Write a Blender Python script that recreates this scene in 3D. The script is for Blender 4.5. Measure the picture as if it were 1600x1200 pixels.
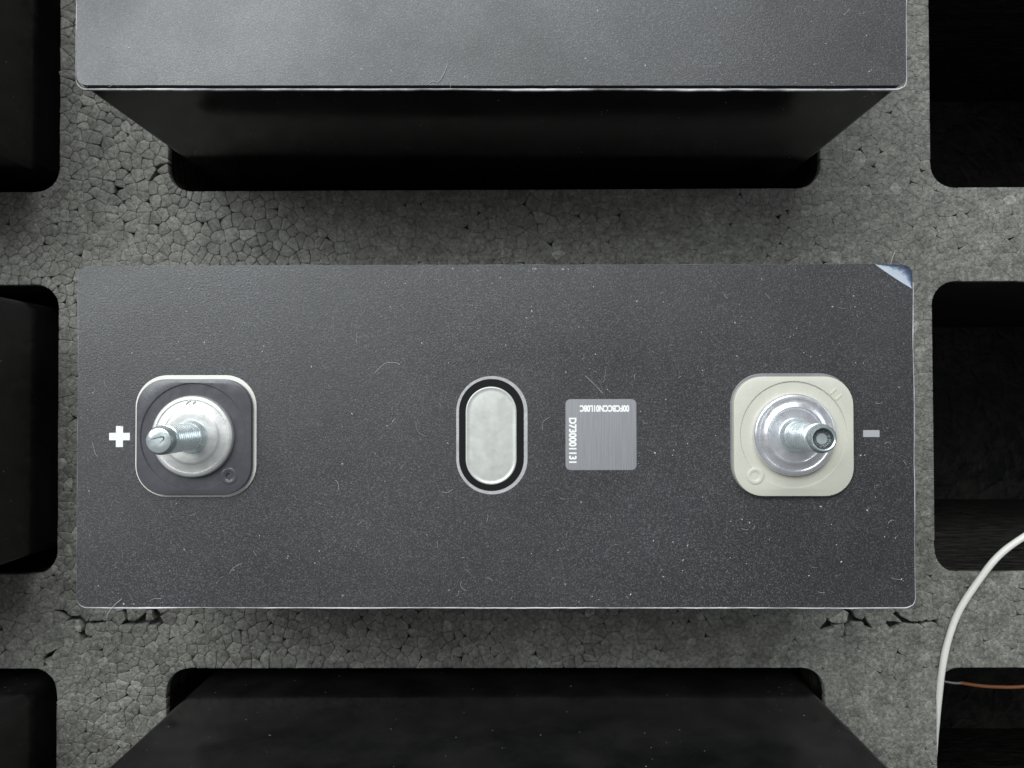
import bpy, math, random
from mathutils import Vector, noise, kdtree
from mathutils.geometry import tessellate_polygon

MM = 0.001
random.seed(7)
scene = bpy.context.scene
COL = scene.collection
for o in list(bpy.data.objects):
    bpy.data.objects.remove(o)

# ------------------------------------------------------------------ camera
H = 55.29                      # lid height above the foam, mm (foam top = 0)
cam_d = bpy.data.cameras.new("camera")
cam_d.sensor_width = 36.0
cam_d.lens = 1202.0 / 1600.0 * 36.0
cam_d.clip_start = 0.005
cam_d.clip_end = 50.0
cam = bpy.data.objects.new("camera", cam_d)
COL.objects.link(cam)
cam.location = (4.65 * MM, 8.35 * MM, 215.49 * MM)
cam.rotation_euler = (0.0148, 0.0058, -0.0031)
scene.camera = cam

# ------------------------------------------------------------------ light
world = bpy.data.worlds.new("World")
scene.world = world
world.use_nodes = True
wbg = world.node_tree.nodes["Background"]
wbg.inputs[0].default_value = (0.93, 0.97, 1.0, 1)
wbg.inputs[1].default_value = 0.17

def area(name, loc, target, size, size_y, power, color):
    d = bpy.data.lights.new(name, 'AREA')
    d.shape = 'RECTANGLE'
    d.size = size; d.size_y = size_y
    d.energy = power; d.color = color
    o = bpy.data.objects.new(name, d)
    COL.objects.link(o)
    o.location = loc
    o.rotation_euler = (Vector(target) - Vector(loc)).to_track_quat('-Z', 'Y').to_euler()
    return o
area("ceiling_lamp", (-0.6, 1.2, 1.65), (0, 0.02, 0.03), 2.7, 1.1, 67.0, (0.94, 0.98, 1.0))
area("right_fill_light", (1.5, 0.45, 0.75), (0.05, 0.0, 0.05), 0.8, 0.5, 3.4, (0.84, 0.92, 1.0))  # soft bluish fill, added to brighten foam and metal from the right

scene.view_settings.view_transform = 'Standard'
scene.view_settings.look = 'None'
scene.view_settings.exposure = 0.10
scene.view_settings.gamma = 1.0
scene.view_settings.use_curve_mapping = False

# ------------------------------------------------------------------ helpers
def mesh_obj(name, verts, faces, mat, parent=None, loc=None, smooth=False, scale=MM):
    me = bpy.data.meshes.new(name)
    me.from_pydata([(v[0] * scale, v[1] * scale, v[2] * scale) for v in verts], [], faces)
    me.update()
    if smooth:
        me.polygons.foreach_set("use_smooth", [True] * len(me.polygons))
    if mat:
        me.materials.append(mat)
    o = bpy.data.objects.new(name, me)
    COL.objects.link(o)
    if parent:
        o.parent = parent
    if loc:
        o.location = [c * MM for c in loc]
    return o

def empty(name, loc, rz=0.0):
    o = bpy.data.objects.new(name, None)
    o.empty_display_size = 0.01
    COL.objects.link(o)
    o.location = [c * MM for c in loc]
    o.rotation_euler = (0, 0, rz)
    return o

def tag(o, label=None, cat=None, group=None, kind=None):
    if label: o["label"] = label
    if cat: o["category"] = cat
    if group: o["group"] = group
    if kind: o["kind"] = kind
    return o

def rrect(w, h, r, n=8, cx=0, cy=0):
    pts = []
    for sx, sy, a0 in ((1, 1, 0), (-1, 1, 90), (-1, -1, 180), (1, -1, 270)):
        for k in range(n + 1):
            a = math.radians(a0 + 90.0 * k / n)
            pts.append((cx + sx * (w / 2 - r) + r * math.cos(a), cy + sy * (h / 2 - r) + r * math.sin(a)))
    return pts

def circle(r, n=64, cx=0, cy=0):
    return [(cx + r * math.cos(2 * math.pi * k / n), cy + r * math.sin(2 * math.pi * k / n)) for k in range(n)]

def plate_geo(outer, holes, z0, z1, bevel=0.0, bottom=False):
    """flat plate with holes, walls and (optionally) a small bevel on the outer rim"""
    V, F = [], []
    rings = [outer] + holes
    top = []
    for ri, ring in enumerate(rings):
        n = len(ring)
        if bevel and ri == 0:
            cx = sum(p[0] for p in ring) / n; cy = sum(p[1] for p in ring) / n
            ins = []
            for k in range(n):
                a = Vector(ring[k - 1]); b = Vector(ring[(k + 1) % n])
                t = (b - a).normalized()
                ins.append((ring[k][0] - t.y * bevel, ring[k][1] + t.x * bevel))
            levels = [(ins, z1), ([(i[0] * .3 + r[0] * .7, i[1] * .3 + r[1] * .7) for i, r in zip(ins, ring)], z1 - bevel * .3), (ring, z1 - bevel), (ring, z0)]
        else:
            levels = [(ring, z1), (ring, z0)]
        base = len(V)
        for pts, z in levels:
            V += [(p[0], p[1], z) for p in pts]
        top.append((base, levels[0][0]))
        for L in range(len(levels) - 1):
            for k in range(n):
                a = base + L * n + k; b = base + L * n + (k + 1) % n
                F.append((a + n, b + n, b, a) if ri == 0 else (a, b, b + n, a + n))
    flat, idx = [], []
    for base, pts in top:
        flat.append([Vector((p[0], p[1], 0)) for p in pts])
        idx += [base + k for k in range(len(pts))]
    allp = [p for r in flat for p in r]
    for t in tessellate_polygon(flat):
        a, b, c = (allp[i] for i in t)
        s = (b - a).cross(c - a).z
        if abs(s) < 1e-9: continue
        F.append(tuple(idx[i] for i in (t if s > 0 else (t[0], t[2], t[1]))))
    return V, F

def lathe_geo(profile, n=64, cx=0, cy=0, close=True):
    """profile of (r, z) from outside-bottom to centre-top"""
    V, F = [], []
    for r, z in profile:
        for k in range(n):
            a = 2 * math.pi * k / n
            V.append((cx + r * math.cos(a), cy + r * math.sin(a), z))
    for L in range(len(profile) - 1):
        for k in range(n):
            a = L * n + k; b = L * n + (k + 1) % n
            F.append((a, b, b + n, a + n))
    if close:
        F.append(tuple(range((len(profile) - 1) * n, len(profile) * n)))
    return V, F

def autosmooth(o, deg=35):
    me = o.data
    me.polygons.foreach_set("use_smooth", [True] * len(me.polygons))
    try:
        me.set_sharp_from_angle(angle=math.radians(deg))
    except Exception:
        pass
    return o

def tube_geo(pts, radii, n=10):
    V, F = [], []
    m = len(pts)
    up = Vector((0, 0, 1))
    for i, p in enumerate(pts):
        p = Vector(p)
        t = (Vector(pts[min(i + 1, m - 1)]) - Vector(pts[max(i - 1, 0)])).normalized()
        s = t.cross(up)
        if s.length < 1e-4: s = Vector((1, 0, 0))
        s.normalize(); u = s.cross(t)
        r = radii[i] if isinstance(radii, (list, tuple)) else radii
        for k in range(n):
            a = 2 * math.pi * k / n
            q = p + s * (r * math.cos(a)) + u * (r * math.sin(a))
            V.append(tuple(q))
    for i in range(m - 1):
        for k in range(n):
            a = i * n + k; b = i * n + (k + 1) % n
            F.append((a, b, b + n, a + n))
    F.append(tuple(range(n))[::-1]); F.append(tuple(range((m - 1) * n, m * n)))
    return V, F

def catmull(P, sub=8):
    P = [Vector(p) for p in P]
    out = []
    for i in range(len(P) - 1):
        p0 = P[max(i - 1, 0)]; p1 = P[i]; p2 = P[i + 1]; p3 = P[min(i + 2, len(P) - 1)]
        for k in range(sub):
            t = k / sub
            out.append(0.5 * ((2 * p1) + (-p0 + p2) * t + (2 * p0 - 5 * p1 + 4 * p2 - p3) * t * t + (-p0 + 3 * p1 - 3 * p2 + p3) * t ** 3))
    out.append(P[-1])
    return out

# ------------------------------------------------------------------ materials
class Mat:
    def __init__(self, name):
        self.m = bpy.data.materials.new(name)
        self.m.use_nodes = True
        self.nt = self.m.node_tree
        self.b = self.nt.nodes["Principled BSDF"]
    def set(self, **kw):
        names = dict(color="Base Color", rough="Roughness", metal="Metallic", spec="Specular IOR Level", trans="Transmission Weight",
                     sss="Subsurface Weight", coat="Coat Weight", coatr="Coat Roughness", aniso="Anisotropic", ior="IOR", sheen="Sheen Weight")
        for k, v in kw.items():
            i = self.b.inputs[names[k]]
            i.default_value = (*v, 1) if isinstance(v, tuple) else v
        return self
    def n(self, t, **kw):
        nd = self.nt.nodes.new(t)
        for k, v in kw.items():
            if k in ("op", "operation"): nd.operation = v
            else: setattr(nd, k, v)
        return nd
    def link(self, a, b): self.nt.links.new(a, b)
    def coord(self, scale=(1, 1, 1)):
        tc = self.n("ShaderNodeTexCoord"); mp = self.n("ShaderNodeMapping")
        mp.inputs["Scale"].default_value = scale
        self.link(tc.outputs["Object"], mp.inputs["Vector"])
        return mp.outputs[0]
    def noise(self, scale, detail=2, rough=.5, vec=None):
        nd = self.n("ShaderNodeTexNoise")
        nd.inputs["Scale"].default_value = scale; nd.inputs["Detail"].default_value = detail; nd.inputs["Roughness"].default_value = rough
        self.link(vec if vec is not None else self.coord(), nd.inputs["Vector"])
        return nd.outputs["Fac"]
    def ramp(self, fac, stops):
        r = self.n("ShaderNodeValToRGB")
        el = r.color_ramp.elements
        while len(el) < len(stops): el.new(0.5)
        for e, (p, c) in zip(el, stops):
            e.position = p; e.color = (*c, 1) if isinstance(c, tuple) else (c, c, c, 1)
        self.link(fac, r.inputs[0])
        return r.outputs[0]
    def mix(self, a, b, fac, blend='MIX'):
        m = self.n("ShaderNodeMix", data_type='RGBA', blend_type=blend)
        for sock, v in ((m.inputs[6], a), (m.inputs[7], b), (m.inputs[0], fac)):
            if hasattr(v, "links") or hasattr(v, "is_linked"): self.link(v, sock)
            elif isinstance(v, tuple): sock.default_value = (*v, 1)
            else: sock.default_value = v
        return m.outputs[2]
    def bump(self, h, strength=.3, dist=.0002, prev=None):
        b = self.n("ShaderNodeBump")
        b.inputs["Strength"].default_value = strength; b.inputs["Distance"].default_value = dist
        self.link(h, b.inputs["Height"])
        if prev is not None: self.link(prev, b.inputs["Normal"])
        return b.outputs[0]
    def to(self, sock, out): self.link(out, self.b.inputs[sock])

def film_material():
    M = Mat("matte_charcoal_film")
    grain = M.noise(4300, 2, .65)
    blot = M.noise(28, 4, .6)
    g = M.ramp(grain, [(.38, (.010, .010, .0105)), (.54, (.023, .024, .027)), (.70, (.12, .12, .126))])
    c = M.mix(g, M.ramp(blot, [(.35, (.75, .75, .75)), (.7, (1.15, 1.15, 1.15))]), 1.0, 'MULTIPLY')
    M.to("Base Color", c)
    M.to("Roughness", M.ramp(M.noise(24, 6, .62), [(.3, .39), (.7, .56)]))
    h = M.noise(2600, 2, .6)
    M.to("Normal", M.bump(h, .35, .00012, M.bump(M.noise(13, 3), .28, .002)))
    M.set(spec=.95)
    return M.m

def can_material():
    M = Mat("black_wrap_film")
    vec = M.coord()
    c = M.ramp(M.noise(60, 5, .65, vec), [(.35, (.006, .006, .006)), (.7, (.016, .016, .015))])
    spots = M.noise(900, 1, .4, vec)
    c = M.mix(c, (.22, .22, .21), M.ramp(spots, [(.785, 0.0), (.81, 1.0)]))
    M.to("Base Color", c)
    M.to("Roughness", M.ramp(M.noise(45, 4, .6, vec), [(.3, .12), (.75, .27)]))
    M.to("Normal", M.bump(M.noise(35, 3, .5, vec), .15, .001))
    M.set(spec=.5)
    return M.m

def foam_material(bead=True):
    M = Mat("black_bead_foam" if bead else "shade_toned_foam_wall")
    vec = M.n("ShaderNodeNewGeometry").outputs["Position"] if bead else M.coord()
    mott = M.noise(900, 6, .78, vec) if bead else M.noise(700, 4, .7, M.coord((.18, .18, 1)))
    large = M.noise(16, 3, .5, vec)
    c = M.ramp(mott, [(.34, (.084, .084, .076)), (.5, (.175, .174, .159)), (.66, (.305, .302, .277))] if bead else [(.40, (.004, .004, .0035)), (.66, (.036, .036, .030))])  # wall tones kept near black: the pocket shade is put into the colour
    c = M.mix(c, M.ramp(large, [(.3, (.80, .79, .77)), (.7, (1.12, 1.12, 1.10))]), 1.0, 'MULTIPLY')
    if bead:
        c = M.mix(c, M.ramp(M.noise(190, 5, .7, vec), [(.34, (.66, .66, .655)), (.52, (1.0, 1.0, 1.0)), (.68, (1.28, 1.28, 1.27))]), 1.0, 'MULTIPLY')
        at = M.n("ShaderNodeAttribute"); at.attribute_name = "tone"
        c = M.mix(c, at.outputs["Color"], 1.0, 'MULTIPLY')
    M.to("Base Color", c)
    M.to("Roughness", M.ramp(mott, [(.3, .44), (.7, .62)]))
    h1 = M.bump(M.noise(1700, 4, .7, vec), .6, .0003)
    wr = M.noise(300, 4, .6, vec)
    nrm = M.bump(wr, .45, .0010, h1)
    if not bead:
        vo = M.n("ShaderNodeTexVoronoi"); vo.feature = 'DISTANCE_TO_EDGE'; vo.inputs["Scale"].default_value = 330
        M.link(M.coord((.35, .35, 1.5)), vo.inputs["Vector"])
        nrm = M.bump(M.ramp(vo.outputs["Distance"], [(0.0, 0.0), (.18, 1.0)]), .3, .0006, nrm)
    M.to("Normal", nrm)
    M.set(spec=.5)
    return M.m

def plain(name, color, rough, metal=0.0, spec=.5, bump=None, var=0.0, **kw):
    M = Mat(name).set(color=color, rough=rough, metal=metal, spec=spec, **kw)
    if var:
        c = M.mix(tuple(x * (1 - var) for x in color), tuple(min(1, x * (1 + var)) for x in color), M.noise(260, 4, .6))
        M.to("Base Color", c)
        M.to("Roughness", M.ramp(M.noise(500, 3), [(.3, max(.02, rough - .08)), (.7, rough + .08)]))
    if bump:
        M.to("Normal", M.bump(M.noise(bump[0], 3, .55), bump[1], bump[2]))
    return M.m

def brushed(name, color, rough, stretch):
    M = Mat(name).set(metal=.85, rough=rough)
    n = M.noise(1000, 3, .6, M.coord(stretch))
    M.to("Base Color", M.mix(tuple(x * .8 for x in color), tuple(min(1, x * 1.15) for x in color), n))
    M.to("Normal", M.bump(n, .3, .00008))
    return M.m

M_FILM = film_material()
M_CAN = can_material()
M_FOAM = foam_material(True)
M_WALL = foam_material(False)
_e = Mat("pale_film_edge").set(rough=.32)
_e.to("Base Color", _e.ramp(_e.noise(75, 5, .7), [(.32, (.08, .08, .085)), (.48, (.34, .34, .36)), (.66, (.68, .68, .70))]))
_e.to("Normal", _e.bump(_e.noise(900, 3), .5, .0002))
M_EDGE = _e.m
M_LID = brushed("lid_aluminium", (.70, .70, .71), .32, (1, .06, 1))
M_PLATE_ALU = brushed("code_plate_aluminium", (.44, .44, .455), .5, (3.2, .12, 1))
M_PRINT = plain("white_laser_print", (.86, .86, .84), .6)
M_CREAM = plain("cream_plastic", (.575, .565, .485), .36, var=.06, bump=(700, .12, .0002), sss=.0)
M_WHITE_PL = plain("white_plastic_gasket", (.80, .80, .74), .40, var=.05)
M_DARK_PL = plain("smoke_grey_plastic", (.082, .082, .092), .28, var=.14, bump=(900, .12, .0002))
M_RIM = plain("clear_grey_gasket", (.22, .22, .23), .28, var=.3, bump=(1500, .4, .0002))
M_PAD_FROST = plain("frosted_aluminium", (.68, .68, .66), .44, metal=.65, var=.05, bump=(350, .18, .0004))
M_PAD_SHINE = plain("turned_aluminium", (.78, .78, .81), .30, metal=.75, var=.14, bump=(420, .22, .0003))
M_STUD = plain("zinc_plated_steel", (.80, .885, .90), .27, metal=.8, var=.10, bump=(600, .15, .0002))
M_SOCKET = plain("stud_end_recess", (.12, .135, .135), .35, metal=.6, var=.7, bump=(1600, .8, .0004))
M_VENT = plain("pearl_vent_foil", (.66, .67, .625), .42, metal=.45, var=.03, bump=(22, .10, .0015))
M_BLACKRING = plain("black_vent_ring", (.004, .004, .0045), .6, var=.3, spec=.25)
M_CREASE = Mat("sheen_painted_film")
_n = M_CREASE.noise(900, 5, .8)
_a = M_CREASE.n("ShaderNodeAttribute"); _a.attribute_name = "fold_sheen"
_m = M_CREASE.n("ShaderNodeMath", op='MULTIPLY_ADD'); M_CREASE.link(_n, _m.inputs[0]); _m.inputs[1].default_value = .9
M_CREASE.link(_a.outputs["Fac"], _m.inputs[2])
M_CREASE.to("Base Color", M_CREASE.ramp(_m.outputs[0], [(.45, (.035, .048, .085)), (.72, (.09, .12, .19)), (.95, (.32, .39, .50)), (1.0, (.50, .56, .64))]))  # reflected sky painted into the colour: pale at the fold, dark blue outward
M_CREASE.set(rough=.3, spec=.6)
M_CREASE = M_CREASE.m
M_MINUS = plain("grey_print", (.38, .38, .39), .5, var=.05)
M_LINT = plain("pale_lint", (.52, .52, .51), .8)
M_CABLE = plain("white_cable_sheath", (.76, .75, .69), .45, var=.06, bump=(300, .2, .0004))
M_WIRE = plain("orange_wire_sheath", (.16, .055, .02), .5, var=.12)
M_GREY_CORE = plain("tinned_wire_end", (.25, .25, .25), .35, metal=.6)

# ------------------------------------------------------------------ foam tray
OX, OY, PX, PY, HW, HH, HR = -1.62, -0.71, 214.34, 107.56, 183.58, 81.28, 6.6
DEPTH = 150.0
TW, TH = 2 * (PX + HW / 2 + 16), 2 * (PY + HH / 2 + 16)
holes = [(OX + i * PX, OY + j * PY) for j in (1, 0, -1) for i in (-1, 0, 1)]

def sd_hole(x, y, c):
    qx = abs(x - c[0]) - (HW / 2 - HR); qy = abs(y - c[1]) - (HH / 2 - HR)
    return math.hypot(max(qx, 0), max(qy, 0)) + min(max(qx, qy), 0) - HR

def sd_foam(x, y):
    """distance to the nearest pocket edge (positive on foam)"""
    best = 1e9
    for c in holes:
        if abs(x - c[0]) < HW / 2 + 8 and abs(y - c[1]) < HH / 2 + 8:
            best = min(best, sd_hole(x, y, c))
    return best

tray = empty("foam_tray", (0, 0, -DEPTH - 12))
tag(tray, "dark grey bead foam packing tray with rounded rectangular pockets in rows", "foam tray")
TZ = DEPTH + 12          # tray-local height of the foam top

SLAB = -2.4
pockets = [rrect(HW, HH, HR, 8, c[0], c[1])[::-1] for c in holes]
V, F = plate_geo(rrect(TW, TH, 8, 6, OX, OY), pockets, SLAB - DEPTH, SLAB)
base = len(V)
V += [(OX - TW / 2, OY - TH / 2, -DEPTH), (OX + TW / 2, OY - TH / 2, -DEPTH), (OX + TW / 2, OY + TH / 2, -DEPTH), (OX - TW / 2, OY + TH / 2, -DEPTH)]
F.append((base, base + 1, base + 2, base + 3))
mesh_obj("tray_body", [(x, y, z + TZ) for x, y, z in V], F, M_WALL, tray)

GROOVES = [  # worn gouges in the foam skin: polyline, half width
    ([(-122.35, -52.19), (-120.73, -53.62), (-118.21, -53.62), (-116.59, -55.23), (-116.93, -58.97)], .6),
    ([(-116.93, -58.97), (-115.13, -58.97)], .28), ([(-113.53, -54.88), (-111.92, -54.7)], .40),
    ([(-105.09, -54.89), (-94.86, -54.9)], .55), ([(-104.56, -54.89), (-104.74, -52.93)], .26),
    ([(-100.25, -54.72), (-100.08, -53.11)], .22), ([(-95.94, -54.72), (-97.03, -52.58)], .30),
    ([(96.35, -50.6), (98.29, -53.22)], .28), ([(90.99, -54.27), (91.5, -56.76)], .30),
    ([(91.52, -55.34), (94.0, -55.52)], .28), ([(95.57, -59.24), (96.13, -56.41), (98.27, -54.64), (101.82, -54.82)], .42),
    ([(109.1, -55.19), (115.66, -55.37), (121.52, -54.67)], .32), ([(110.36, -53.42), (113.18, -54.66)], .22),
    ([(-97.5, 71.08), (-95.7, 73.61), (-93.0, 74.3)], .16), ([(-127.49, -64.66), (-125.7, -63.59)], .4), ([(-108.34, 65.69), (-107.26, 67.14)], .35)]
SEGS = [(Vector(p[k]), Vector(p[k + 1]), w) for p, w in GROOVES for k in range(len(p) - 1)]

def seg_near(p, a, b):
    t = max(0.0, min(1.0, (p - a).dot(b - a) / (b - a).length_squared))
    return a + (b - a) * t

def near_segs(x, y, d):
    return [s for s in SEGS if abs(x - (s[0].x + s[1].x) / 2) < d + 6 and abs(y - (s[0].y + s[1].y) / 2) < d + 6]

def relief(x, y):
    """how strongly the beads stand apart (left of the tray is coarser)"""
    n = noise.noise(Vector((x * .022, y * .022, 3.1)))
    t = max(0.0, min(1.0, (45 - x) / 130.0))
    n2 = noise.noise(Vector((x * .06, y * .06, 7.7)))
    return max(.12, min(.9, .12 + .50 * t + .55 * n + .35 * n2))

# scattered bead centres
rnd = random.Random(11)
cell = 3.4
grid, seeds = {}, []
def try_seed(x, y, r):
    gx, gy = int(x // cell), int(y // cell)
    for i in range(gx - 1, gx + 2):
        for j in range(gy - 1, gy + 2):
            for q in grid.get((i, j), ()):
                if (q[0] - x) ** 2 + (q[1] - y) ** 2 < (r * .5 + q[2] * .5) ** 2:
                    return
    grid.setdefault((gx, gy), []).append((x, y, r))
    seeds.append((x, y, r))
x0, y0 = OX - TW / 2, OY - TH / 2
for c in holes:      # small beads follow the rounded pocket corners
    for sx, sy in ((1, 1), (-1, 1), (-1, -1), (1, -1)):
        for k in range(8):
            a = math.radians(90 * (k + .5) / 8)
            R2 = HR + .75 + .25 * rnd.random()
            try_seed(c[0] + sx * (HW / 2 - HR + R2 * math.cos(a)), c[1] + sy * (HH / 2 - HR + R2 * math.sin(a)), 1.1)
for k in range(130000):
    x = x0 + rnd.random() * TW; y = y0 + rnd.random() * TH
    if sd_foam(x, y) < .55: continue
    big = noise.noise(Vector((x * .05, y * .05, 9.0)))
    r = (2.2 + .5 * big) * (.72 + .5 * rnd.random())
    if any((Vector((x, y)) - seg_near(Vector((x, y)), a, b)).length < w + .35 for a, b, w in near_segs(x, y, 2)): continue
    try_seed(x, y, min(r, 3.3))

ghosts = []
for x, y, r in seeds:
    d = sd_foam(x, y)
    if d < 4.0:
        e = .05
        gx = (sd_foam(x + e, y) - sd_foam(x - e, y)) / (2 * e); gy = (sd_foam(x, y + e) - sd_foam(x, y - e)) / (2 * e)
        L = math.hypot(gx, gy) or 1
        ghosts.append((x - 2 * d * gx / L, y - 2 * d * gy / L))
    for v, lo, hi, ax in ((x, x0, x0 + TW, 0), (y, y0, y0 + TH, 1)):
        for lim in (lo, hi):
            if abs(v - lim) < 4:
                ghosts.append((2 * lim - x, y) if ax == 0 else (x, 2 * lim - y))
allp = [(s[0], s[1]) for s in seeds] + ghosts
kd = kdtree.KDTree(len(allp))
for i, p in enumerate(allp): kd.insert((p[0], p[1], 0), i)
kd.balance()

def clip(poly, px, py, nx, ny):
    """keep the side where (p - q).n <= 0"""
    out = []
    m = len(poly)
    for i in range(m):
        a = poly[i]; b = poly[(i + 1) % m]
        da = (a[0] - px) * nx + (a[1] - py) * ny; db = (b[0] - px) * nx + (b[1] - py) * ny
        if da <= 0: out.append(a)
        if (da < 0 < db) or (db < 0 < da):
            t = da / (da - db)
            out.append((a[0] + (b[0] - a[0]) * t, a[1] + (b[1] - a[1]) * t))
    return out

def in_view(x, y):
    """foam that the photographed frame takes in and that no lid covers"""
    if not (-141 < x < 144 and -97 < y < 118): return False
    k = 160.2 / 215.5
    lx, ly = 4.65 + (x - 4.65) / 1.0 * k, 8.35 + (y - 8.35) * k
    return not (abs(lx) < 87 and (abs(ly) < 35.6 or ly > 72.5))

def bead_geo(i):
    x, y, r = seeds[i]
    poly = [(x - 4, y - 4), (x + 4, y - 4), (x + 4, y + 4), (x - 4, y + 4)]
    for co, j, d in kd.find_n((x, y, 0), 18):
        if j == i or d < 1e-6: continue
        nx, ny = (co[0] - x) / d, (co[1] - y) / d
        poly = clip(poly, (co[0] + x) / 2, (co[1] + y) / 2, nx, ny)
    P = Vector((x, y))
    for a, b, w in near_segs(x, y, 5):
        q = seg_near(P, a, b); dd = (q - P).length
        if dd < 4 and dd > 1e-4:
            nn = (q - P) / dd
            e = q - nn * w
            poly = clip(poly, e.x, e.y, nn.x, nn.y)
    if len(poly) < 3: return None
    s = relief(x, y)
    vis = in_view(x, y)
    if vis:
        dense = []
        for k in range(len(poly)):
            a = poly[k]; b = poly[(k + 1) % len(poly)]
            dense.append((a, True))
            if math.hypot(b[0] - a[0], b[1] - a[1]) > .9:
                dense.append((((a[0] + b[0]) / 2, (a[1] + b[1]) / 2), False))
        poly2, corner = [], []
        for (px, py), isc in dense:
            fade = max(0.0, min(1.0, sd_foam(px, py) / 1.2 - .1))
            wx = noise.noise(Vector((px * .75, py * .75, 40.0))); wy = noise.noise(Vector((px * .75, py * .75, 60.0)))
            poly2.append((px + .34 * fade * wx, py + .34 * fade * wy)); corner.append(isc)
    else:
        poly2, corner = poly, [True] * len(poly)
    keys, poly = [p for p in poly] if not vis else [d[0] for d in dense], poly2
    cx = sum(p[0] for p in poly) / len(poly); cy = sum(p[1] for p in poly) / len(poly)
    pts, wts = [], []
    for p, key, isc in zip(poly, keys, corner):
        L = math.hypot(p[0] - cx, p[1] - cy) + 1e-6
        h = math.sin(round(key[0], 2) * 127.1 + round(key[1], 2) * 311.7) * 43758.5453
        h -= math.floor(h)
        gap = .002 + .06 * s * ((h * 61) % 1) ** 3
        pit = (.10 + .30 * ((h * 97) % 1)) if isc and h < .045 + .05 * s else .0
        if sd_foam(p[0], p[1]) < .25: pit = 0.0
        kf = max(.25, 1 - (pit + gap) / L)
        wts.append(.30 + .75 * ((h * 173) % 1) ** 1.4 + (.3 if pit else 0))
        pts.append((cx + (p[0] - cx) * kf, cy + (p[1] - cy) * kf))
    if vis:   # round the corners of the cells that show
        q, qw = [], []
        m = len(pts)
        for k in range(m):
            a = pts[k]; b = pts[(k + 1) % m]
            f = .12 + .06 * s
            q.append((a[0] + (b[0] - a[0]) * f, a[1] + (b[1] - a[1]) * f)); q.append((a[0] + (b[0] - a[0]) * (1 - f), a[1] + (b[1] - a[1]) * (1 - f)))
            qw += [wts[k], wts[(k + 1) % m]]
        pts, wts = q, qw
    m = len(pts)
    rr = random.Random(i)
    ta, tb = rr.gauss(0, .045 * s), rr.gauss(0, .045 * s)
    dz = rr.uniform(-.06, .06) * s
    drop = .015 + .30 * s
    V = []
    zt = lambda px, py: dz + ta * (px - cx) + tb * (py - cy)
    for px, py in pts: V.append((px, py, SLAB - .05))
    for (px, py), wt in zip(pts, wts): V.append((px, py, zt(px, py) - drop * wt))
    for fr, dd in ((.90, .42), (.66, .12)):
        for (px, py), wt in zip(pts, wts):
            qx, qy = cx + (px - cx) * fr, cy + (py - cy) * fr
            V.append((qx, qy, zt(qx, qy) - drop * dd * wt + .02 * s * noise.noise(Vector((qx, qy, i * .7)))))
    V.append((cx, cy, dz + .02 * s))
    F = []
    for L in range(3):
        for k in range(m):
            a = L * m + k; b = L * m + (k + 1) % m
            F.append((a, b, b + m, a + m))
    for k in range(m):
        F.append((3 * m + k, 3 * m + (k + 1) % m, 4 * m))
    tone = 1.0 + rr.gauss(0, .08) * (.5 + .8 * s)
    if rr.random() < .05 * (.4 + s): tone *= 1.35
    return V, F, max(.55, min(1.7, tone)), vis, s, m

def add_tone(me, vals):
    a = me.attributes.new("tone", 'FLOAT_COLOR', 'FACE')
    flat = []
    for t in vals: flat += [t, t, t * .985, 1.0]
    a.data.foreach_set("color", flat)

beads = []
for i in range(len(seeds)):
    g = bead_geo(i)
    if g: beads.append((i, g))
def showing(b):
    (V, F, tone, vis, s, m) = b[1]
    if not vis: return 0
    ar = 0
    for k in range(m):
        a = V[m + k]; c = V[m + (k + 1) % m]
        ar += a[0] * c[1] - c[0] * a[1]
    return abs(ar) / 2 * (.35 + s)
order = sorted(beads, key=showing, reverse=True)
single = set(b[0] for b in order[:300])
SV, SF, ST = [], [], []
for i, (V, F, tone, vis, s, m) in beads:
    if i in single:
        cx, cy = seeds[i][0], seeds[i][1]
        o = mesh_obj("foam_bead", [(x - cx, y - cy, z) for x, y, z in V], F, M_FOAM, tray, (cx, cy, TZ), smooth=True)
        add_tone(o.data, [tone] * len(F))
    else:
        b = len(SV)
        SV += [(x, y, z + TZ) for x, y, z in V]
        SF += [tuple(k + b for k in f) for f in F]
        ST += [tone] * len(F)
o = mesh_obj("foam_bead_skin", SV, SF, M_FOAM, tray, smooth=True)
add_tone(o.data, ST)
tag(o, kind="stuff")

# ------------------------------------------------------------------ battery cell
CW, CD, CH = 173.9, 71.1, 205.0
LOCAL_TOP = CH               # cell origin sits on the pocket floor; film top is at CH

def wobble(x, y):
    """hand-laid film is never quite straight at its rim"""
    k = 1.0 if abs(x) > abs(y) * CW / CD else .45
    d = .30 * k * noise.noise(Vector((x * .035, y * .05, 21.0))) + .06 * noise.noise(Vector((x * .4, y * .4, 5.0)))
    if x > CW / 2 - 1: d += .25 * abs(y) / 35 - .12
    sx = max(-1, min(1, (abs(x) - (CW / 2 - 3)) / 2)) if abs(x) > CW / 2 - 3 else 0
    sy = max(-1, min(1, (abs(y) - (CD / 2 - 3)) / 2)) if abs(y) > CD / 2 - 3 else 0
    return x + math.copysign(d * max(0, sx), x), y + math.copysign(d * max(0, sy), y)

def rim_outline(pts):
    out = []
    for k in range(len(pts)):
        a = pts[k]; b = pts[(k + 1) % len(pts)]
        n = max(1, int(math.hypot(b[0] - a[0], b[1] - a[1]) / 2.5))
        out += [wobble(a[0] + (b[0] - a[0]) * j / n, a[1] + (b[1] - a[1]) * j / n) for j in range(n)]
    return out

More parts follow.
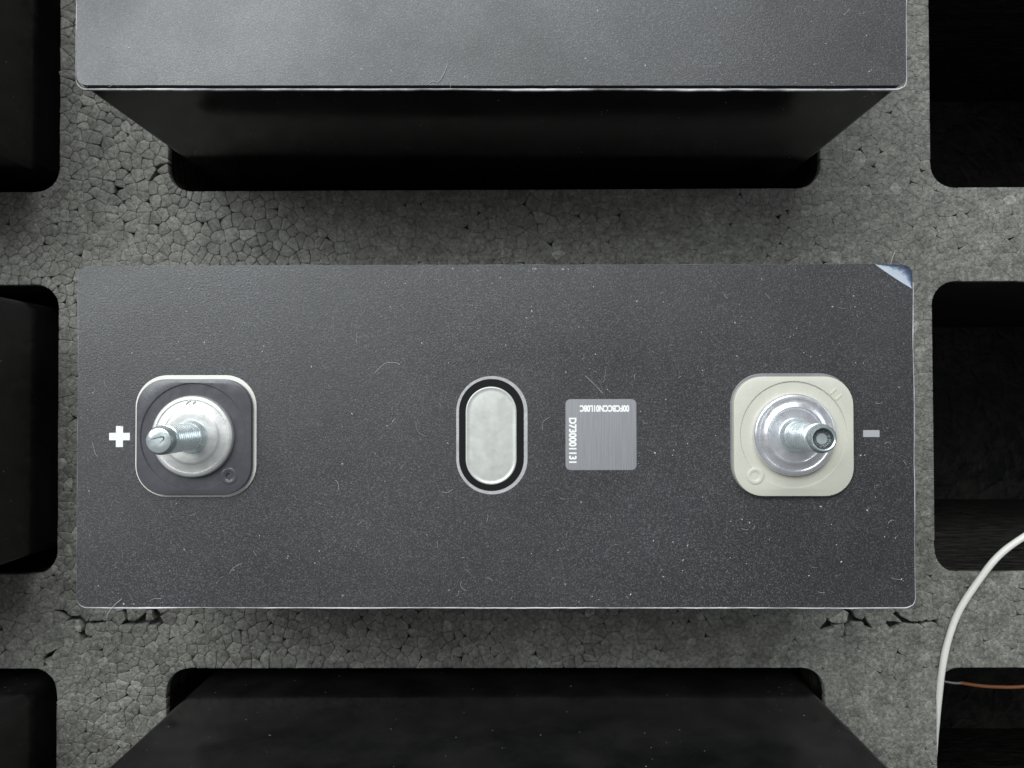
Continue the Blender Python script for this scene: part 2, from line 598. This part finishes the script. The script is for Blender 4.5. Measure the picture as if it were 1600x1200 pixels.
def film_edge_geo(w, h, r, widths, seed, z, cut=False):
    """thin pale lip of the film, wider on some sides; widths = (right, top, left, bottom)"""
    base = rrect(w, h, r, 6)
    dense = []
    n = len(base)
    for k in range(n):
        a = base[k]; b = base[(k + 1) % n]
        L = math.hypot(b[0] - a[0], b[1] - a[1]); s = max(1, int(L / 1.6))
        for j in range(s):
            dense.append((a[0] + (b[0] - a[0]) * j / s, a[1] + (b[1] - a[1]) * j / s))
    V, F = [], []
    n = len(dense)
    for k in range(n):
        a = Vector(dense[k - 1]); b = Vector(dense[(k + 1) % n]); t = (b - a).normalized()
        nx, ny = t.y, -t.x
        wr, wt, wl, wb = widths
        ww = max(nx, 0) ** 2 * wr + max(ny, 0) ** 2 * wt + max(-nx, 0) ** 2 * wl + max(-ny, 0) ** 2 * wb
        nv = noise.noise(Vector((dense[k][0] * .06, dense[k][1] * .06, seed)))
        nf = noise.noise(Vector((dense[k][0] * .6, dense[k][1] * .6, seed + 4)))
        ww *= max(.15, .9 + .55 * nv + .22 * nf)
        px, py = wobble(*dense[k])
        for off, dz in ((-.03, -.02), (ww * .35, .05), (ww * .8, .03), (ww, -.10), (ww, -.45)):
            V.append((px + nx * off, py + ny * off, z + dz))
    for k in range(n):
        if cut and dense[k][0] > w / 2 - 7.6 and dense[k][1] > h / 2 - 5.1: continue
        for j in range(4):
            a = k * 5 + j; b = ((k + 1) % n) * 5 + j
            F.append((a, a + 1, b + 1, b))
    return V, F

def plus_shape(cx, cy, w, t):
    a, b = w / 2, t / 2
    return [(cx + x, cy + y) for x, y in ((a, -b), (a, b), (b, b), (b, a), (-b, a), (-b, b), (-a, b), (-a, -b), (-b, -b), (-b, -a), (b, -a), (b, -b))]

def text_mesh(name, body, height, width, mat, parent, loc, rz):
    cu = bpy.data.curves.new(name, 'FONT')
    cu.body = body; cu.align_x = 'CENTER'; cu.align_y = 'CENTER'
    cu.size = 1.0; cu.offset = .012; cu.extrude = 0.0
    t = bpy.data.objects.new(name, cu)
    COL.objects.link(t)
    dg = bpy.context.evaluated_depsgraph_get()
    me = bpy.data.meshes.new_from_object(t.evaluated_get(dg))
    bpy.data.objects.remove(t)
    xs = [v.co.x for v in me.vertices]; ys = [v.co.y for v in me.vertices]
    mx, my = (max(xs) + min(xs)) / 2, (max(ys) + min(ys)) / 2
    kx = width * MM / (max(xs) - min(xs)); ky = height * MM / (max(ys) - min(ys))
    for v in me.vertices:
        v.co.x = (v.co.x - mx) * kx; v.co.y = (v.co.y - my) * ky; v.co.z = 0
    vs, fs = [], []
    for q, (sx, sy) in enumerate(((.05, .05), (-.05, .05), (.05, -.05), (-.05, -.05), (0, 0))):
        b = len(vs)
        vs += [(v.co.x / MM + sx, v.co.y / MM + sy, q * .0015) for v in me.vertices]
        fs += [tuple(i + b for i in p.vertices) for p in me.polygons]
    me = bpy.data.meshes.new(name)
    me.from_pydata([(a * MM, b * MM, c * MM) for a, b, c in vs], [], fs)
    me.materials.append(mat)
    o = bpy.data.objects.new(name, me)
    COL.objects.link(o)
    o.parent = parent
    o.location = [c * MM for c in loc]; o.rotation_euler = (0, 0, rz)
    return o

T_L, T_R = (-62.2, 0.0), (61.7, 0.2)
def stadium(w, h, n=14, cx=0, cy=0): return rrect(w, h, w / 2 - 1e-3, n, cx, cy)
VENT = (-.5, .1)

def thread_profile(r0, z0, z1):
    prof, z, pitch = [], z0, 0.9
    while z < z1 - pitch:
        prof += [(r0, z), (r0, z + pitch * .28), (r0 - .24, z + pitch * .52), (r0 - .24, z + pitch * .66)]
        z += pitch
    prof.append((r0, z)); prof.append((r0, z1))
    return prof

def make_terminal(cellroot, name, c, dark, label):
    z = LOCAL_TOP
    ring = mesh_obj("terminal", *plate_geo(rrect(25.3, 25.3, 6.6, 10), [], -.5, .12 if dark else .10, .1), M_WHITE_PL if dark else M_RIM, cellroot, (c[0], c[1], z))
    tag(ring, label)
    side = 23.9 if dark else 24.7
    off = (.1, -.15) if dark else (0.05, -.35)
    zt = 1.5 if dark else 1.35
    R = 11.05
    sq = rrect(side, side, 6.0, 10, *off)
    V, F = plate_geo(sq, [circle(R, 72)[::-1]], -.2, zt, .28)
    b = len(V)
    V2, F2 = lathe_geo([(R, zt - .01), (R - .18, zt - .30), (8.3, zt - .34), (8.3, -.2)], 72, close=False)
    V += V2; F += [tuple(k + b for k in f) for f in F2]
    autosmooth(mesh_obj("insulator_plate", V, F, M_DARK_PL if dark else M_CREAM, ring), 30)
    # little moulded eyelet on the groove
    ex, ey = (7.45, -8.2) if dark else (-7.95, -8.5)
    V, F = lathe_geo([(1.75, zt - .35), (1.72, zt + .10), (1.5, zt + .2), (1.15, zt + .18), (.72, zt - .02), (.66, zt + .02), (.55, zt - .55), (.3, zt - .7)], 28, ex, ey)
    autosmooth(mesh_obj("eyelet", V, F, M_DARK_PL if dark else M_CREAM, ring), 50)
    if not dark:
        for (mx, my, a) in ((8.2, 8.9, .72), (9.3, 7.7, .72)):
            V, F = plate_geo(rrect(1.7, .5, .15, 2), [], zt - .36, zt + .12, .08)
            mk = mesh_obj("moulded_rib", V, F, M_CREAM, ring, (mx, my, 0)); mk.rotation_euler = (0, 0, a)
    mp = M_PAD_FROST if dark else M_PAD_SHINE
    V, F = lathe_geo([(8.42, .2), (8.42, 2.0), (8.30, 2.25), (8.05, 2.42), (7.55, 2.42), (7.40, 2.28)] + ([(6.0, 2.36), (5.8, 2.44), (5.6, 2.62), (5.3, 2.68), (4.2, 2.66), (2.0, 2.66)] if dark else [(7.0, 2.20), (6.2, 2.52), (5.9, 2.74), (5.7, 2.78), (5.5, 2.70), (5.3, 2.45), (4.2, 2.42), (2.0, 2.42)]), 72)
    pad = autosmooth(mesh_obj("contact_pad", V, F, mp, ring), 40)
    if dark:
        for (mx, my, a, l) in ((-.9, 6.9, .9, .9), (-.2, 6.5, -.7, .9), (.5, 6.95, .9, .9), (-.4, 7.3, 0, .5)):
            V, F = plate_geo(rrect(l, .28, .1, 2), [], 2.2, 2.52, .06)
            k = mesh_obj("stamped_mark", V, F, mp, pad, (mx, my, 0)); k.rotation_euler = (0, 0, a)
    top = 16.9 if dark else 16.9
    prof = [(3.5, 2.4), (3.4, 3.0), (3.0, 3.5), (2.8, 3.8)] + thread_profile(2.78, 4.2, top - 2.6) + [(2.58, top - 2.5), (2.58, top - 1.7), (2.78, top - 1.5), (2.75, top - .9), (2.3, top - .1)]
    if dark:
        prof += [(2.1, top), (1.0, top - .02)]
    else:
        prof += [(2.2, top), (2.0, top - .15), (1.7, top - .9), (1.0, top - 1.1)]
    stud = autosmooth(mesh_obj("stud", *lathe_geo(prof, 48), M_STUD, ring), 28)
    if dark:
        for pts in ([(-1.5, .2), (-.3, .55), (.75, .75), (1.0, .35), (.35, -.35)],):
            V, F = tube_geo(catmull([(x, y, top - .02) for x, y in pts], 5), [.05 + .13 * math.sin(math.pi * q / 20) ** 2 for q in range(21)], 6)
            mesh_obj("end_nick", V, F, M_SOCKET, stud)
    else:
        V, F = lathe_geo([(1.95, top - .25), (1.62, top - .8), (1.1, top - .92), (1.05, top - .90)], 40, close=False)
        mesh_obj("end_recess", V, F, M_SOCKET, stud)
    return ring

def make_cell(marked):
    root = empty("battery_cell", (0, 0, 0))
    z = LOCAL_TOP
    # wrapped can
    out = rrect(CW - .5, CD - .5, 2.6, 6)
    V, F = plate_geo(out, [], 0, z - .32, .4)
    autosmooth(mesh_obj("wrapped_can", V, F, M_CAN, root), 40)
    V, F = plate_geo(rrect(CW - 4, CD - 4, 2, 4), [], z - .5, z - .25)
    mesh_obj("lid", V, F, M_LID, root)
    # top film with its cut-outs; the far right corner is bent on the marked cell
    outer = rrect(CW, CD, 2.1, 6)
    if marked:
        keep = [p for p in outer if not (p[0] > CW / 2 - 3 and p[1] > CD / 2 - 3)]
        i0 = 0
        outer = [(CW / 2, CD / 2 - 5.1), (CW / 2 - 4.2, CD / 2 - 2.6), (CW / 2 - 7.6, CD / 2)] + keep
    hl = [rrect(25.5, 25.5, 6.7, 10, *T_L)[::-1], rrect(25.5, 25.5, 6.7, 10, *T_R)[::-1], stadium(15.0, 24.8, 14, *VENT)[::-1],
          plus_shape(-78.3, -.1, 4.5, 1.65)[::-1], rrect(3.6, 1.55, .05, 1, 78.3, .35)[::-1]]
    if marked:
        hl.append(rrect(14.9, 14.9, 1.1, 5, 22.2, .2)[::-1])
    V, F = plate_geo(rim_outline(outer), hl, z - .24, z)
    mesh_obj("top_film", V, F, M_FILM, root)
    # polarity marks
    V, F = plate_geo(plus_shape(0, 0, 4.42, 1.58), [], z - .26, z - .10)
    mesh_obj("plus_mark", V, F, M_PRINT, root, (-78.25, -.1, 0))
    V, F = plate_geo(rrect(3.4, 1.45, .05, 1), [], z - .26, z - .10)
    mesh_obj("minus_mark", V, F, M_MINUS, root, (78.32, .35, 0))
    # pressure vent
    V, F = plate_geo(stadium(14.8, 24.6), [], z - .3, z - .06)
    vent = mesh_obj("vent", V, F, M_RIM_LIGHT, root, (VENT[0], VENT[1], 0))
    V, F = plate_geo(stadium(13.5, 23.3), [], z - .1, z + .06, .06)
    mesh_obj("vent_ring", V, F, M_BLACKRING, vent, (-.1, .05, 0))
    n = 14
    rings = [(10.6, 20.4, .05), (10.5, 20.3, .22), (10.2, 20.0, .26), (9.7, 19.5, .20), (9.4, 19.2, .12), (8.6, 18.4, .15), (6.0, 15.5, .20), (3.0, 10.0, .23)]
    V, F = [], []
    for w, h, dz in rings: V += [(p[0], p[1], z + dz) for p in stadium(w, h, n)]
    m = 4 * (n + 1)
    for L in range(len(rings) - 1):
        for k in range(m):
            a = L * m + k; b = L * m + (k + 1) % m
            F.append((a, b, b + m, a + m))
    F.append(tuple(range((len(rings) - 1) * m, len(rings) * m)))
    mesh_obj("vent_foil", V, F, M_VENT, vent, (-.15, -.1, 0), smooth=True)
    make_terminal(root, "terminal", T_L, True, "plus terminal, smoke grey plate and frosted pad")
    make_terminal(root, "terminal", T_R, False, "minus terminal, cream plate and shiny pad")
    if marked:
        V, F = plate_geo(rrect(14.7, 14.7, 1.05, 5), [], z - .26, z - .07)
        cp = mesh_obj("code_plate", V, F, M_PLATE_ALU, root, (22.2, .2, 0))
        text_mesh("plate_lettering", "00FCBCCN01L08C", 1.3, 10.2, M_PRINT, cp, (.75, 5.4, z - .062), math.pi)
        text_mesh("plate_lettering", "D730001131", 1.5, 9.3, M_PRINT, cp, (-5.87, -1.2, z - .062), -math.pi / 2)
    return root

M_RIM_LIGHT = plain("grey_vent_rim", (.58, .58, .59), .35, metal=.4, var=.2, bump=(1200, .4, .0002))

def copy_tree(o, parent=None, skip=()):
    c = o.copy(); COL.objects.link(c)
    c.parent = parent
    for ch in list(o.children):
        if ch.name.split('.')[0] in skip: continue
        copy_tree(ch, c, skip)
    return c

GROUP = "battery cells standing in the tray"
FLOOR = H - CH
main = make_cell(True)
main.location = (0, 0, FLOOR * MM)
main.rotation_euler = (0, 0, math.radians(-.10))
V, F = film_edge_geo(CW, CD, 2.1, (.20, .05, .06, .32), 1.0, LOCAL_TOP, True)
# the bent corner has no lip
mesh_obj("film_edge", V, F, M_EDGE, main)
# bent corner of the top film
A, B = Vector((CW / 2 - 7.6, CD / 2)), Vector((CW / 2, CD / 2 - 5.1))
arc = [(CW / 2 - 7.6, CD / 2), (CW / 2 - 4.0, CD / 2 - .15), (CW / 2 - 2.0, CD / 2 - .35), (CW / 2 - .9, CD / 2 - 1.0), (CW / 2 - .15, CD / 2 - 2.4), (CW / 2, CD / 2 - 5.1)]
arc = [tuple(p)[:2] for p in catmull([(a, b, 0) for a, b in arc], 4)]
V, F = [], []
K = 6
nrm = Vector((B.y - A.y, -(B.x - A.x))).normalized()
if nrm.x < 0: nrm = -nrm
for i, p in enumerate(arc):
    t = i / (len(arc) - 1)
    mid = Vector((CW / 2 - 4.2, CD / 2 - 2.6))
    f = A * (1 - t) ** 2 + mid * 2 * t * (1 - t) + B * t * t
    for k in range(K + 1):
        s = k / K
        q = f * (1 - s) + Vector(p) * s
        d = max(0.0, (q - A).dot(nrm))
        V.append((q.x, q.y, LOCAL_TOP + .012 + .16 * d + .05 * d * d + .04 * math.sin(q.x * 2.3) * min(1, d)))
for i in range(len(arc) - 1):
    for k in range(K):
        a = i * (K + 1) + k
        F.append((a, a + K + 1, a + K + 2, a + 1))
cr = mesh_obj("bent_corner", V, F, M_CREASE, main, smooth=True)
wa = cr.data.attributes.new("fold_sheen", 'FLOAT', 'POINT')
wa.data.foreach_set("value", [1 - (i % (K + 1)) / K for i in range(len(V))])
tag(cr, "film corner bent out of flat, bluish sheen painted into its colour")
tag(main, "complete battery cell in the middle with both stud terminals and vent showing", "battery cell", GROUP)

def place(label, x, y, rz, widths, seed, film=None):
    c = copy_tree(main, None, ("film_edge", "bent_corner", "code_plate", "top_film"))
    c.location = (x * MM, y * MM, FLOOR * MM); c.rotation_euler = (0, 0, rz)
    z = LOCAL_TOP
    outer = rrect(CW, CD - .7, 2.1, 6, 0, .35)
    hl = [rrect(25.5, 25.5, 6.7, 10, *T_L)[::-1], rrect(25.5, 25.5, 6.7, 10, *T_R)[::-1], stadium(15.0, 24.8, 14, *VENT)[::-1],
          plus_shape(-78.3, -.1, 4.5, 1.65)[::-1], rrect(3.6, 1.55, .05, 1, 78.3, .35)[::-1]]
    if film is None:
        V, F = plate_geo(rim_outline(outer), hl, z - .24, z)
        t = mesh_obj("top_film", V, F, M_FILM, c)
        V, F = film_edge_geo(CW, CD, 2.1, widths, seed, z)
        e = mesh_obj("film_edge", V, F, M_EDGE, c)
    else:
        for k in film:
            d = k.copy(); COL.objects.link(d); d.parent = c
    return tag(c, label, "battery cell", GROUP)
up = place("pale grey topped battery cell cut off by the upper edge of the photo", -.5, 108.2, math.radians(-.33), (.18, .1, .22, .40), 2.0)
FE = [ch for ch in up.children if ch.name.split('.')[0] in ("top_film", "film_edge")]
place("battery cell at the bottom edge of the photo, only its dark side showing", .2, -108.4, 0, None, 0, FE)
place("battery cell in the upper left pocket, only its dark side showing", OX - PX, 107.0, 0, None, 0, FE)
place("battery cell in the left pocket level with the middle cell, side in shadow", OX - PX, -.6, 0, None, 0, FE)
place("battery cell in the lower left pocket, only its dark side showing", OX - PX, -108.2, 0, None, 0, FE)

# ------------------------------------------------------------------ cable and wire
P = [(205, 8, 9), (178, -9, 8), (158, -21, 5.5), (143.13, -30.57, 4.2), (136.7, -36.0, 3.2), (131.99, -42.69, 2.2), (126.9, -51.6, 1.1), (123.63, -60.39, 1.0), (122.1, -68.36, .8), (122.1, -77.66, -1.2), (122.7, -87.4, -4.0), (123.4, -99.5, -7.5), (124.2, -112, -14), (126, -124, -30)]
CB = catmull(P, 8)
V, F = tube_geo(CB, [.90 + .05 * noise.noise(Vector((k * .21, 2.0, 0.0))) for k in range(len(CB))], 14)
o = mesh_obj("cable", V, F, M_CABLE, smooth=True)
tag(o, "off-white thin cable curving over the foam at lower right and slipping into a pocket", "cable")
wr = empty("wire", (133, -75.4, -8))
tag(wr, "short orange wire lying in the dark lower right pocket", "wire")
P = [(133, -75.2, -9), (138, -75.9, -8.8), (143, -76.2, -8.6), (150, -75.9, -8.0), (160, -73.5, -6.0), (167, -69.5, -1.5), (171, -66.5, .95), (180, -62.0, .95), (196, -58, .95)]
V, F = tube_geo(catmull([(a - 133, b + 75.4, c + 8) for a, b, c in P], 6), .5, 10)
mesh_obj("sheath", V, F, M_WIRE, wr, smooth=True)
V, F = tube_geo(catmull([(0.3, .2, -1.0), (-2.0, .1, -1.2), (-4.6, .4, -1.8)], 5), .38, 8)
mesh_obj("bare_end", V, F, M_GREY_CORE, wr, smooth=True)

# ------------------------------------------------------------------ lint and dust
def lint(name, label, n_spec, n_fib, x0, x1, y0, y1, seed, avoid, clumps):
    r = random.Random(seed)
    V, F = [], []
    def ok(x, y):
        for cx, cy, rad in avoid:
            if abs(x - cx) < rad and abs(y - cy) < rad: return False
        return True
    zt = H + .02
    for k in range(n_spec):
        x, y = r.uniform(x0, x1), r.uniform(y0, y1)
        if r.random() < .3:      # dust gathers here and there
            c = clumps[int(r.random() * len(clumps))]
            x = min(x1, max(x0, r.gauss(c[0], c[2]))); y = min(y1, max(y0, r.gauss(c[1], c[3])))
        if not ok(x, y): continue
        s = .03 + .13 * r.random() ** 6
        el = r.uniform(.8, 2.2); a = r.uniform(0, 6.28)
        b = len(V)
        for j in range(5):
            t = j * 6.283 / 5
            u, v = s * el * math.cos(t) * r.uniform(.7, 1.2), s * math.sin(t) * r.uniform(.7, 1.2)
            V.append((x + u * math.cos(a) - v * math.sin(a), y + u * math.sin(a) + v * math.cos(a), zt))
        V.append((x, y, zt + s * .9))
        for j in range(5): F.append((b + j, b + (j + 1) % 5, b + 5))
    for k in range(n_fib):
        x, y = r.uniform(x0, x1), r.uniform(y0, y1)
        if not ok(x, y): continue
        L = r.uniform(.5, 1.6) if r.random() < .8 else r.uniform(1.6, 4.0)
        a = r.uniform(0, 6.28); curl = r.gauss(0, 1.3) / L
        pts = []
        for j in range(8):
            pts.append((x, y, zt + .03 + .05 * math.sin(j * .45)))
            x += math.cos(a) * L / 7; y += math.sin(a) * L / 7; a += curl * L / 7 + r.gauss(0, .15)
        rad = r.uniform(.010, .032)
        v, f = tube_geo(pts, rad, 4)
        b = len(V); V += v; F += [tuple(i + b for i in q) for q in f]
    o = mesh_obj(name, V, F, M_LINT)
    return tag(o, label, "dust", kind="stuff")
AV = [(T_L[0], T_L[1], 13.5), (T_R[0], T_R[1], 13.5), (0, 0, 8.0), (0, 8, 8), (0, -8, 8)]
lint("dust_lint", "white dust specks and lint scattered over the middle cell", 1200, 115, -86, 86, -34.8, 34.8, 5, AV + [(22.2, .2, 7.5)], [(12, 34.6, 7, .25), (40, -24, 9, 4), (-55, 24, 12, 5), (70, 18, 6, 6), (-79, -33, 5, 2), (8, 28, 8, 4)])
lint("dust_lint", "white dust specks and lint on the uppermost cell", 300, 35, -86, 86, 73.5, 100, 6, [], [(-78, 78, 4, 4), (-12, 75, 7, 1), (70, 75, 9, 2), (40, 84, 12, 6)])

def hair(label, pts, rad=.04):
    V, F = tube_geo(catmull(pts, 6), rad, 5)
    o = mesh_obj("lint_hair", V, F, M_LINT, smooth=True)
    return tag(o, label, "hair", "loose hairs on the cells")
hz = H + .06
hair("pale hair hanging over the lower left corner of the middle cell", [(-77.4, -33.6, hz + .3), (-79.0, -35.0, hz + .3), (-80.4, -36.6, hz), (-81.0, -38.0, hz - .6)], .05)
hair("forked hair above the small lettered plate", [(19.0, 12.4, hz), (20.4, 11.0, hz + .2), (21.8, 9.6, hz), (22.7, 8.6, hz)])
hair("tiny hair standing out past the bent bluish corner", [(82.6, 35.2, hz), (82.7, 36.6, hz + .5), (83.2, 37.8, hz + .6)], .05)
hair("curled hair near the front edge of the uppermost cell", [(-14.0, 73.4, hz), (-12.6, 74.2, hz + .1), (-11.6, 74.0, hz + .1), (-10.4, 75.6, hz + .2), (-9.6, 77.8, hz)])
hair("kinked hair lying left of the oval vent", [(-25.0, 13.0, hz), (-23.4, 14.6, hz), (-22.4, 15.2, hz), (-20.4, 15.2, hz), (-19.6, 14.8, hz)])
